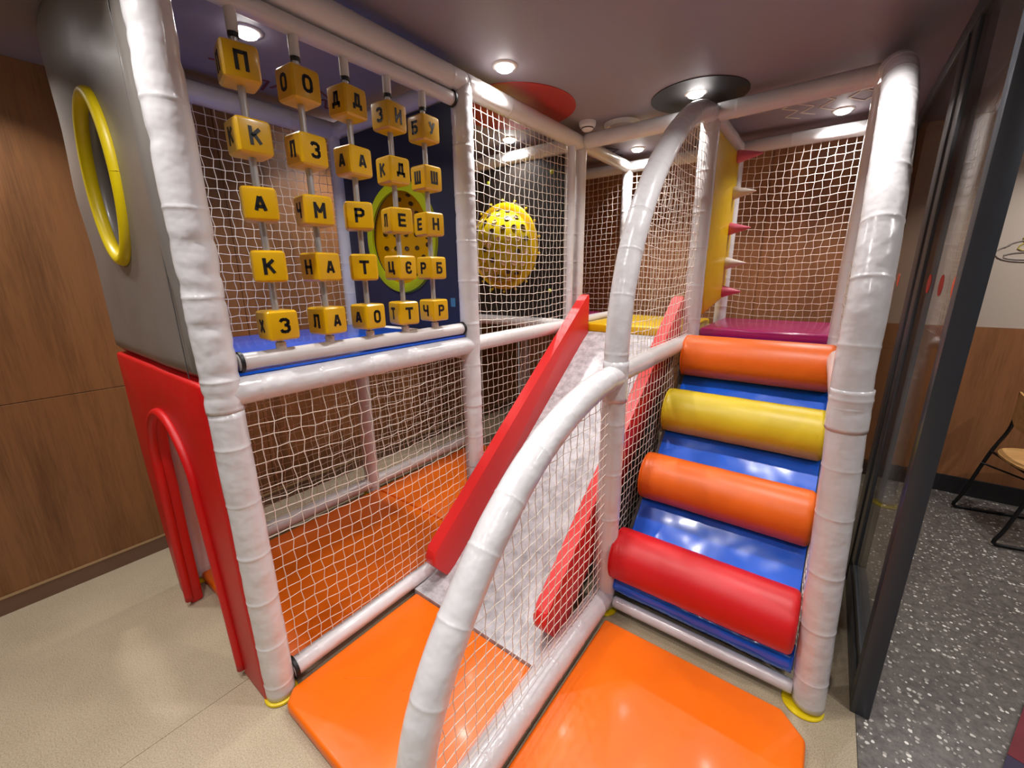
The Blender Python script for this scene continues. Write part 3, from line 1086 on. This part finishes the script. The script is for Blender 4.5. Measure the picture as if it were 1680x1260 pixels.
for side in (0, 1):
    b_ = side * (rings + 1) * N_
    for j in range(rings):
        for k in range(N_):
            k2 = (k + 1) % N_
            f_ = (b_ + j * N_ + k, b_ + j * N_ + k2, b_ + (j + 1) * N_ + k2, b_ + (j + 1) * N_ + k)
            fs.append(f_ if side else tuple(reversed(f_)))
b2 = (rings + 1) * N_
for k in range(N_):
    k2 = (k + 1) % N_
    fs.append((k, k2, b2 + k2, b2 + k))
    fs.append((rings * N_ + k2, rings * N_ + k, b2 + rings * N_ + k, b2 + rings * N_ + k2))
mesh('panel', vs, fs, 'silver', silv)
tube('sewn_seam', [(PX1 - .060, PYF - .001, zb + .01), (PX1 - .060, PYF - .001, zt - .01)], .0016, 'graydark', silv, 6)
ringp = [(WCX + .180 * math.cos(2 * PI * k / 60), PYF - .004, WCZ + .252 * math.sin(2 * PI * k / 60)) for k in range(61)]
vs, fs, _ = sweep(ringp, lambda s, d, p_: .021, 18, .02, cap=False)
mesh('porthole_rim', vs, fs, 'yellow_ring', silv)
n_ = 60
vs = [(WCX + .170 * math.cos(2 * PI * k / n_), PYB - .012 + dy, WCZ + .240 * math.sin(2 * PI * k / n_)) for dy in (0, .004) for k in range(n_)]
fs = [tuple(range(n_)), tuple(range(2 * n_ - 1, n_ - 1, -1))] + [(k, n_ + k, n_ + (k + 1) % n_, (k + 1) % n_) for k in range(n_)]
mesh('porthole_pane', vs, fs, 'smoky', silv, smooth=False)

# ------------------------------------------------------------------ letter rack (abacus)
rk = thing('letter_rack', 'white pipe rack with five steel rods carrying yellow letter blocks', 'letter rack', (X1, 1.0, 1.28))
for z, nm in ((2.298, 'rack_bar'), (1.284, 'rack_bar')):
    vs, fs, _ = sweep([(X1, Y1 + .056, z), (X1, Y2 - .056, z)],
                      lambda s, d, p_: .0275 * (1 + .05 * noise.noise(p_ * 18) * (1 if z < 2 else .2)), 24, .02)
    mesh(nm, vs, fs, 'pipe_smooth', rk)
    for y in (Y1 + .062, Y2 - .062):
        lathe('lashing', [(.0285, -.006), (.034, -.005), (.034, .005), (.0285, .006)], (X1, y, z), 'black', rk, 20, 'y')
RODS = [.637, .812, .985, 1.162, 1.336]
ROWZ = [2.131, 1.943, 1.759, 1.576, 1.390]
ORD = ['first', 'second', 'third', 'fourth', 'fifth']
ROW = ['top', 'second row', 'middle row', 'fourth row', 'bottom']
for y in RODS:
    tube('rod', [(X1, y, 1.30), (X1, y, 2.285)], .0105, 'steel', rk, 16, .3)
    tube('rod_sleeve', [(X1, y, 2.215), (X1, y, 2.278)], .0155, 'sleeve', rk, 18, .05)
    tube('rod_band', [(X1, y, 2.203), (X1, y, 2.214)], .0145, 'black', rk, 18, .05)
    tube('rod_sleeve', [(X1, y, 1.306), (X1, y, 1.332)], .0165, 'sleeve', rk, 18, .05)

CUBE = .098
bm = bmesh.new()
bmesh.ops.create_cube(bm, size=CUBE)
bmesh.ops.bevel(bm, geom=bm.edges[:], offset=.0155, segments=3, profile=.6, affect='EDGES')
# bore for the rod, as a shallow countersink at top and bottom
cube_me = bpy.data.meshes.new('letter_block')
bm.to_mesh(cube_me)
bm.free()
cube_me.polygons.foreach_set('use_smooth', [True] * len(cube_me.polygons))
cube_me.set_sharp_from_angle(angle=math.radians(25))
cube_me.materials.append(M['cube'])
# (left letter, right letter, turn past the camera direction in degrees)
GRID = [[('П', 'П', 12), ('К', 'К', 21), ('', 'А', 3), ('', 'К', 2), ('Х', 'З', 23)],
        [('О', 'О', 33), ('Л', 'З', 33), ('Ч', 'М', 22), ('Н', 'А', 38), ('Л', 'А', 41)],
        [('Д', 'Д', 41), ('А', 'А', 40), ('', 'Р', 5), ('', 'Т', 4), ('А', 'О', 42)],
        [('З', 'И', 45), ('К', 'Д', 36), ('Л', 'Е', 25), ('Ц', 'Є', 42), ('Т', 'Т', 27)],
        [('Б', 'У', 44), ('Ш', 'Ш', 42), ('Е', 'Н', 36), ('Р', 'Б', 43), ('Ч', 'Р', 42)]]
glyphs = {}


STROKES = {
    'П': [[(-1, -1), (-1, 1)], [(1, -1), (1, 1)], [(-1, 1), (1, 1)]],
    'К': [[(-1, -1), (-1, 1)], [(-.8, -.05), (1, 1)], [(-.3, .25), (1, -1)]],
    'А': [[(-1, -1), (-.12, 1)], [(.12, 1), (1, -1)], [(-.5, -.42), (.5, -.42)]],
    'Х': [[(-1, -1), (1, 1)], [(-1, 1), (1, -1)]],
    'З': [[(-1, .62), (-.7, .93), (-.2, 1), (.5, .97), (.95, .72), (.95, .35), (.5, .08), (-.1, .05)], [(.5, .05), (1, -.22), (1, -.7), (.55, -.97), (-.2, -1), (-.75, -.93), (-1, -.6)]],
    'О': [[(-.35, 1), (.35, 1), (.85, .8), (1, .4), (1, -.4), (.85, -.8), (.35, -1), (-.35, -1), (-.85, -.8), (-1, -.4), (-1, .4), (-.85, .8), (-.35, 1)]],
    'Л': [[(1, -1), (1, 1)], [(1, 1), (-.4, 1)], [(-.4, 1), (-.45, -.3), (-.6, -.85), (-1, -1)]],
    'Ч': [[(-1, 1), (-1, .25), (-.7, -.05), (1, -.05)], [(1, 1), (1, -1)]],
    'М': [[(-1, -1), (-1, 1)], [(-1, 1), (0, -.35)], [(0, -.35), (1, 1)], [(1, 1), (1, -1)]],
    'Н': [[(-1, -1), (-1, 1)], [(1, -1), (1, 1)], [(-1, 0), (1, 0)]],
    'Д': [[(-1.15, -.62), (1.15, -.62)], [(-.6, -.62), (-.35, 1)], [(-.35, 1), (.6, 1)], [(.6, 1), (.6, -.62)], [(-1.15, -.62), (-1.15, -1)], [(1.15, -.62), (1.15, -1)]],
    'Р': [[(-1, -1), (-1, 1)], [(-1, 1), (.45, 1), (1, .75), (1, .2), (.45, -.05), (-1, -.05)]],
    'Т': [[(0, -1), (0, 1)], [(-1, 1), (1, 1)]],
    'И': [[(-1, 1), (-1, -1)], [(1, 1), (1, -1)], [(-1, -.75), (1, .75)]],
    'Е': [[(-1, -1), (-1, 1)], [(-1, 1), (.85, 1)], [(-1, 0), (.7, 0)], [(-1, -1), (.85, -1)]],
    'Ц': [[(-1, 1), (-1, -.65)], [(.75, 1), (.75, -.65)], [(-1, -.65), (1.15, -.65)], [(1.15, -.65), (1.15, -1.1)]],
    'Є': [[(1, .55), (.75, .9), (.3, 1), (-.35, 1), (-.85, .8), (-1, .4), (-1, -.4), (-.85, -.8), (-.35, -1), (.3, -1), (.75, -.9), (1, -.55)], [(-1, 0), (.35, 0)]],
    'Б': [[(-1, -1), (-1, 1)], [(-1, 1), (.85, 1)], [(-1, .12), (.45, .12), (1, -.15), (1, -.75), (.45, -1), (-1, -1)]],
    'У': [[(-1, 1), (.05, -.15)], [(1, 1), (.1, -.3), (-.25, -.85), (-.85, -1)]],
    'Ш': [[(-1, 1), (-1, -1)], [(0, 1), (0, -1)], [(1, 1), (1, -1)], [(-1, -1), (1, -1)]],
}


def glyph(ch):
    """Bold stencil letter as flat raised strokes, 46 mm tall."""
    if ch in glyphs:
        return glyphs[ch]
    hx, hy, t_ = (.0125 if ch not in 'ШМ' else .0145), .0200, .0049
    bm_ = bmesh.new()
    z0, z1 = -.0008, .0007

    def poly(pts):
        lo = [bm_.verts.new((p_.x, p_.y, z0)) for p_ in pts]
        hi = [bm_.verts.new((p_.x, p_.y, z1)) for p_ in pts]
        bm_.faces.new(hi)
        n2 = len(pts)
        for k in range(n2):
            bm_.faces.new((lo[k], lo[(k + 1) % n2], hi[(k + 1) % n2], hi[k]))
    for st_ in STROKES[ch]:
        P_ = [Vector((x * hx, y * hy)) for x, y in st_]
        for k in range(len(P_) - 1):
            a_, b_ = P_[k], P_[k + 1]
            d = (b_ - a_).normalized()
            nn = Vector((-d.y, d.x)) * t_
            straight = len(P_) == 2
            e0 = d * (t_ if (straight or k == 0) and abs(d.x * d.y) < .05 else (t_ * .45 if not straight and k else 0))
            e1 = d * (t_ if (straight or k == len(P_) - 2) and abs(d.x * d.y) < .05 else (t_ * .45 if not straight and k < len(P_) - 2 else 0))
            poly([a_ - e0 - nn, b_ + e1 - nn, b_ + e1 + nn, a_ - e0 + nn])
    me = bpy.data.meshes.new('letter')
    bm_.to_mesh(me)
    bm_.free()
    me.materials.append(M['letter'])
    glyphs[ch] = me
    return me


for ci, (y, colm) in enumerate(zip(RODS, GRID)):
    va = math.atan2(0 - y, 0 - X1)          # direction from the rod to the room side
    for ri, (lt_, rt_, a_) in enumerate(colm):
        z = ROWZ[ri]
        if lt_:
            lb = 'yellow letter block reading %s and %s, %s on the %s rod from the left' % (lt_, rt_, ROW[ri], ORD[ci])
        else:
            lb = 'yellow letter block facing flat with %s, %s on the %s rod from the left' % (rt_, ROW[ri], ORD[ci])
        b = bpy.data.objects.new('letter_block', cube_me)
        COL.objects.link(b)
        ang = va + math.radians(a_)
        b.location = (X1, y, z)
        b.rotation_euler = (0, 0, ang)
        tag(b, lb, 'letter block', 'yellow letter blocks on the rods')
        for ch, da in ((rt_, 0.0), (lt_, -PI / 2)):
            if not ch:
                continue
            g = bpy.data.objects.new('letter', glyph(ch))
            COL.objects.link(g)
            g.parent = b
            R3 = Matrix.Rotation(da, 4, 'Z') @ Matrix.Translation((CUBE / 2 + .0003, 0, 0)) @ Matrix.Rotation(PI / 2, 4, 'Z') @ Matrix.Rotation(PI / 2, 4, 'X')
            g.matrix_local = R3

# ------------------------------------------------------------------ bubble panels


def bubble_panel(y, face, mt, ringmat, label, bx0, bx1, bz0, bz1, cx_, cz_, rr, depth, bolts, glint_ports):
    """Board with a round opening closed by a yellow bubble. face = +1: bulges towards +y."""
    t_ = thing('bubble_panel', label, 'window panel', (cx_, y, bz0))
    nseg = 72
    angs = [2 * PI * k / nseg for k in range(nseg)]
    for qx, qz in ((bx1, bz1), (bx0, bz1), (bx0, bz0), (bx1, bz0)):
        a_ = math.atan2(qz - cz_, qx - cx_) % (2 * PI)
        k = min(range(nseg), key=lambda q: abs(angs[q] - a_))
        angs[k] = a_
    vs, fs = [], []
    for yy in (y - .010, y + .010):
        for inner_ in (1, 0):
            for an in angs:
                dx, dz = math.cos(an), math.sin(an)
                if inner_:
                    vs.append((cx_ + rr * dx, yy, cz_ + rr * dz))
                else:
                    t2 = 1e9
                    if dx > 1e-6: t2 = min(t2, (bx1 - cx_) / dx)
                    if dx < -1e-6: t2 = min(t2, (bx0 - cx_) / dx)
                    if dz > 1e-6: t2 = min(t2, (bz1 - cz_) / dz)
                    if dz < -1e-6: t2 = min(t2, (bz0 - cz_) / dz)
                    vs.append((cx_ + dx * t2, yy, cz_ + dz * t2))
    n_ = nseg
    for k in range(n_):
        k2 = (k + 1) % n_
        fs.append((k, k2, n_ + k2, n_ + k))
        fs.append((2 * n_ + k2, 2 * n_ + k, 3 * n_ + k, 3 * n_ + k2))
        fs.append((k2, k, 2 * n_ + k, 2 * n_ + k2))
        fs.append((n_ + k, n_ + k2, 3 * n_ + k2, 3 * n_ + k))
    o = mesh('board', vs, fs, mt, t_, smooth=False)
    s_ = -1     # the side the photograph sees
    lathe('flange', [(rr - .004, s_ * .010), (rr - .002, s_ * .022), (rr + .02, s_ * .026), (rr + .045, s_ * .022), (rr + .052, s_ * .010), (rr - .004, s_ * .010)],
          (cx_, y, cz_), ringmat, t_, 72, 'y')
    prof = []
    for k in range(17):
        a_ = PI / 2 * k / 16
        prof.append((rr * math.cos(a_) if k < 16 else 0.0, face * depth * math.sin(a_)))
    dome = lathe('bubble', prof, (cx_, y, cz_), 'bubble' if face > 0 else 'bubble_olive', t_, 64, 'y')
    # round ports on the bubble
    pm = None
    rnd = random.Random(5)
    lat = [18, 34, 50, 66, 84]
    cnt = [18, 16, 12, 8, 3]
    for la, cn in zip(lat, cnt):
        for k in range(cn):
            az = 2 * PI * (k + .5 * (la % 4 > 1)) / cn
            ca_, sa_ = math.cos(math.radians(la)), math.sin(math.radians(la))
            pos = Vector((cx_ + rr * ca_ * math.cos(az), y + face * depth * sa_, cz_ + rr * ca_ * math.sin(az)))
            nr = Vector((ca_ * math.cos(az) / rr, face * sa_ / depth, ca_ * math.sin(az) / rr)).normalized()
            if nr.y > 0:
                nr = -nr
            if pm is None:
                q = lathe('port', [(0, .002), (.0085, .002), (.011, .006), (.0135, .006), (.014, 0), (0, 0)], (0, 0, 0), 'port_dark', None, 14, 'z')
                q.parent = dome
                pm = q.data
                q2 = bpy.data.meshes.new_from_object(q)
                q2.materials.clear(); q2.materials.append(M['port_glint'])
                pl = q2
            else:
                q = bpy.data.objects.new('port', pm)
                COL.objects.link(q)
                q.parent = dome
            if glint_ports and rnd.random() < .55:
                q.data = pl  # port painted pale as a highlight
            q.matrix_basis = Matrix.Translation(pos - Vector(t_.location) + nr * .001) @ nr.to_track_quat('Z', 'Y').to_matrix().to_4x4() @ Matrix.Diagonal((1.35, 1.35, 1, 1) if glint_ports else (1, 1, 1, 1))
    if glint_ports:  # yellow knobs stand in for the bubble's reflections around its rim
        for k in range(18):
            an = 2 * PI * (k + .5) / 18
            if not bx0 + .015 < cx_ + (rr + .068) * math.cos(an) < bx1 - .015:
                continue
            lathe('rim_reflection', [(0, -.022), (.007, -.021), (.010, -.017), (.010, -.010), (0, -.010)], (cx_ + (rr + .068) * math.cos(an), y, cz_ + (rr + .068) * math.sin(an)), 'yellow_pad', t_, 12, 'y')
    for bx_, bz_ in bolts:
        lathe('bolt_cap', [(0, -.020), (.008, -.019), (.013, -.015), (.016, -.010), (0, -.010)], (bx_, y, bz_), 'lime', t_, 16, 'y')
    return t_


bubble_panel(Y2, 1, 'navy', 'lime', 'navy panel with lime rimmed yellow bubble window behind the letter blocks',
             X0 + .055, X1 - .055, 1.252, 2.325, -1.945, 1.745, .245, .20, [], False)
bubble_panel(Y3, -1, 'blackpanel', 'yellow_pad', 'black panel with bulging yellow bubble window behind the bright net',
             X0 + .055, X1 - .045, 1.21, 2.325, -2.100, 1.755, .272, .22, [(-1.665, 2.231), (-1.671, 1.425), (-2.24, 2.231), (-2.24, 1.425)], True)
# small print sticker low on the navy panel
tag(box('panel_label', -1.578, -1.545, Y2 - .0125, Y2 - .0105, 1.385, 1.43, plain('pale_blue_label', (70, 120, 150), .5)), 'small pale blue label low on the navy panel', 'label')

# ------------------------------------------------------------------ yellow spiked pad
yp = thing('spiked_pad', 'tall yellow padded board with pink and white cones beside the stairs top', 'padded board', (X5, 3.15, 1.28))
pol = [(2.76, 2.325), (3.44, 2.325), (3.46, 1.46), (3.40, 1.36), (2.86, 1.28), (2.80, 1.42)]
xprism('pad', pol, X5 - .045, X5 + .030, 'yellow_pad', yp, bev=.02, seg=3)
for z, mt, ln in ((2.29, 'pink', .15), (2.065, 'coneW', .135), (1.835, 'pink', .13), (1.605, 'coneW', .125), (1.41, 'pink', .12)):
    lathe('cone', [(0, 0), (.040, 0), (.042, .006), (.030, ln * .35), (.016, ln * .72), (.004, ln), (0, ln + .002)], (X5 + .028, 3.36, z), mt, yp, 20, 'x')

# ------------------------------------------------------------------ cafe side: chair, table, drawing, mat
ch = thing('cafe_chair', 'plywood cafe chair on black sled frame beyond the glass', 'chair', (1.1, 3.53, 0))
wv = Vector((.094, -.437, 0))
fw = Vector((.972, .209, 0)).normalized()
A_ = Vector((.861, 3.747, .011))


def cp(f_, s_, z_):
    p_ = A_ + fw * f_ + wv * s_
    return (p_.x, p_.y, z_)


for s_ in (0.0, 1.0):
    tube('sled_leg', smooth_path([cp(.155, s_, .82), cp(.155, s_, .60), cp(.10, s_, .42), cp(.03, s_, .12), cp(0, s_, .03), cp(.03, s_, .011), cp(.30, s_, .011),
                                  cp(.44, s_, .011), cp(.47, s_, .03), cp(.44, s_, .12), cp(.40, s_, .43)], 5), .010, 'black', ch, 10, .02)
tube('cross_tube', [cp(.10, 0, .425), cp(.10, 1, .425)], .008, 'black', ch, 10, .1)
tube('cross_tube', [cp(.40, 0, .425), cp(.40, 1, .425)], .008, 'black', ch, 10, .1)
tube('brace', [cp(.07, 0, .34), cp(.43, .5, .25)], .006, 'black', ch, 8, .1)
# seat: rounded plywood shell
vs, fs = [], []
n_ = 40
for lay, dz in ((0, 0), (1, .012)):
    for k in range(n_):
        a_ = 2 * PI * k / n_
        cx2 = math.copysign(abs(math.cos(a_)) ** .7, math.cos(a_))
        sx2 = math.copysign(abs(math.sin(a_)) ** .7, math.sin(a_))
        p_ = cp(.27 + .20 * cx2, .5 + .52 * sx2, .437 + dz + .012 * abs(sx2) ** 2)
        vs.append(p_)
fs = [tuple(range(n_ - 1, -1, -1)), tuple(range(n_, 2 * n_))] + [(k, (k + 1) % n_, n_ + (k + 1) % n_, n_ + k) for k in range(n_)]
o = mesh('seat', vs, fs, 'chairwood', ch)
auto_smooth(o, 40)
# curved back
vs, fs = [], []
m_, k_ = 16, 5
for lay in (0, 1):
    for i in range(m_ + 1):
        s_ = i / m_
        bow = -.055 * math.sin(PI * s_) + .0
        for j in range(k_ + 1):
            q = j / k_
            z = .655 + .165 * q - (.03 * (1 - q)) * math.sin(PI * s_)
            vs.append(cp(.150 + bow + .012 * lay, s_ * 1.04 - .02, z))
nn = (m_ + 1) * (k_ + 1)
for i in range(m_):
    for j in range(k_):
        o_ = i * (k_ + 1) + j
        fs.append((o_, o_ + 1, o_ + k_ + 2, o_ + k_ + 1))
        fs.append((nn + o_, nn + o_ + k_ + 1, nn + o_ + k_ + 2, nn + o_ + 1))
for i in range(m_):
    for j in (0, k_):
        o_ = i * (k_ + 1) + j
        fs.append((o_, o_ + k_ + 1, nn + o_ + k_ + 1, nn + o_))
for j in range(k_):
    for i in (0, m_):
        o_ = i * (k_ + 1) + j
        fs.append((o_, nn + o_, nn + o_ + 1, o_ + 1))
bm = bmesh.new()
bv = [bm.verts.new(v_) for v_ in vs]
for f_ in fs:
    bm.faces.new([bv[q] for q in f_])
o = from_bm('backrest', bm, 'chairwood', ch)
auto_smooth(o, 40)

dr = thing('wall_drawing', 'outline food sketch in gray and yellow on the white wall', 'wall drawing', (1.0, YB, 1.6))


def ell(cx_, cz_, a_, b_, t0, t1, tilt=0):
    out = []
    for k in range(25):
        t_ = t0 + (t1 - t0) * k / 24
        x, z = a_ * math.cos(t_), b_ * math.sin(t_)
        out.append((cx_ + x * math.cos(tilt) - z * math.sin(tilt), YB - .002, cz_ + x * math.sin(tilt) + z * math.cos(tilt)))
    return out


for args, mt in (((.93, 1.64, .135, .055, 2.2, 5.4), 'draw_gray'), ((.95, 1.665, .12, .05, .3, 3.0), 'draw_gray'), ((.93, 1.62, .10, .022, 0, 6.28), 'draw_gray'),
                 ((1.0, 1.70, .12, .035, 2.0, 6.0, .3), 'draw_yellow'), ((.95, 1.70, .06, .02, 0, 5, -.4), 'draw_yellow'),
                 ((1.02, 1.47, .06, .075, 1.2, 6.8), 'draw_gray'), ((1.04, 1.42, .045, .045, 1.0, 6.8), 'draw_gray')):
    tube('drawn_line', ell(*args), .004, mt, dr, 5, .02)

fm = thing('door_mat', 'burgundy and navy mat corner on the terrazzo floor', 'mat', (.95, 1.75, 0))
dv = Vector((.345, .939))
nv = Vector((.939, -.345))
P0 = Vector((.655, 1.70))


def q4(a0, a1, b0, b1):
    return [tuple(P0 + dv * a_ + nv * b_) for a_, b_ in ((a0, b0), (a0, b1), (a1, b1), (a1, b0))]


prism('mat_field', q4(.06, .75, 0, .5), .001, .014, 'burgundy', fm)
prism('mat_border', q4(-.35, .058, 0, .5), .001, .014, 'navymat', fm)
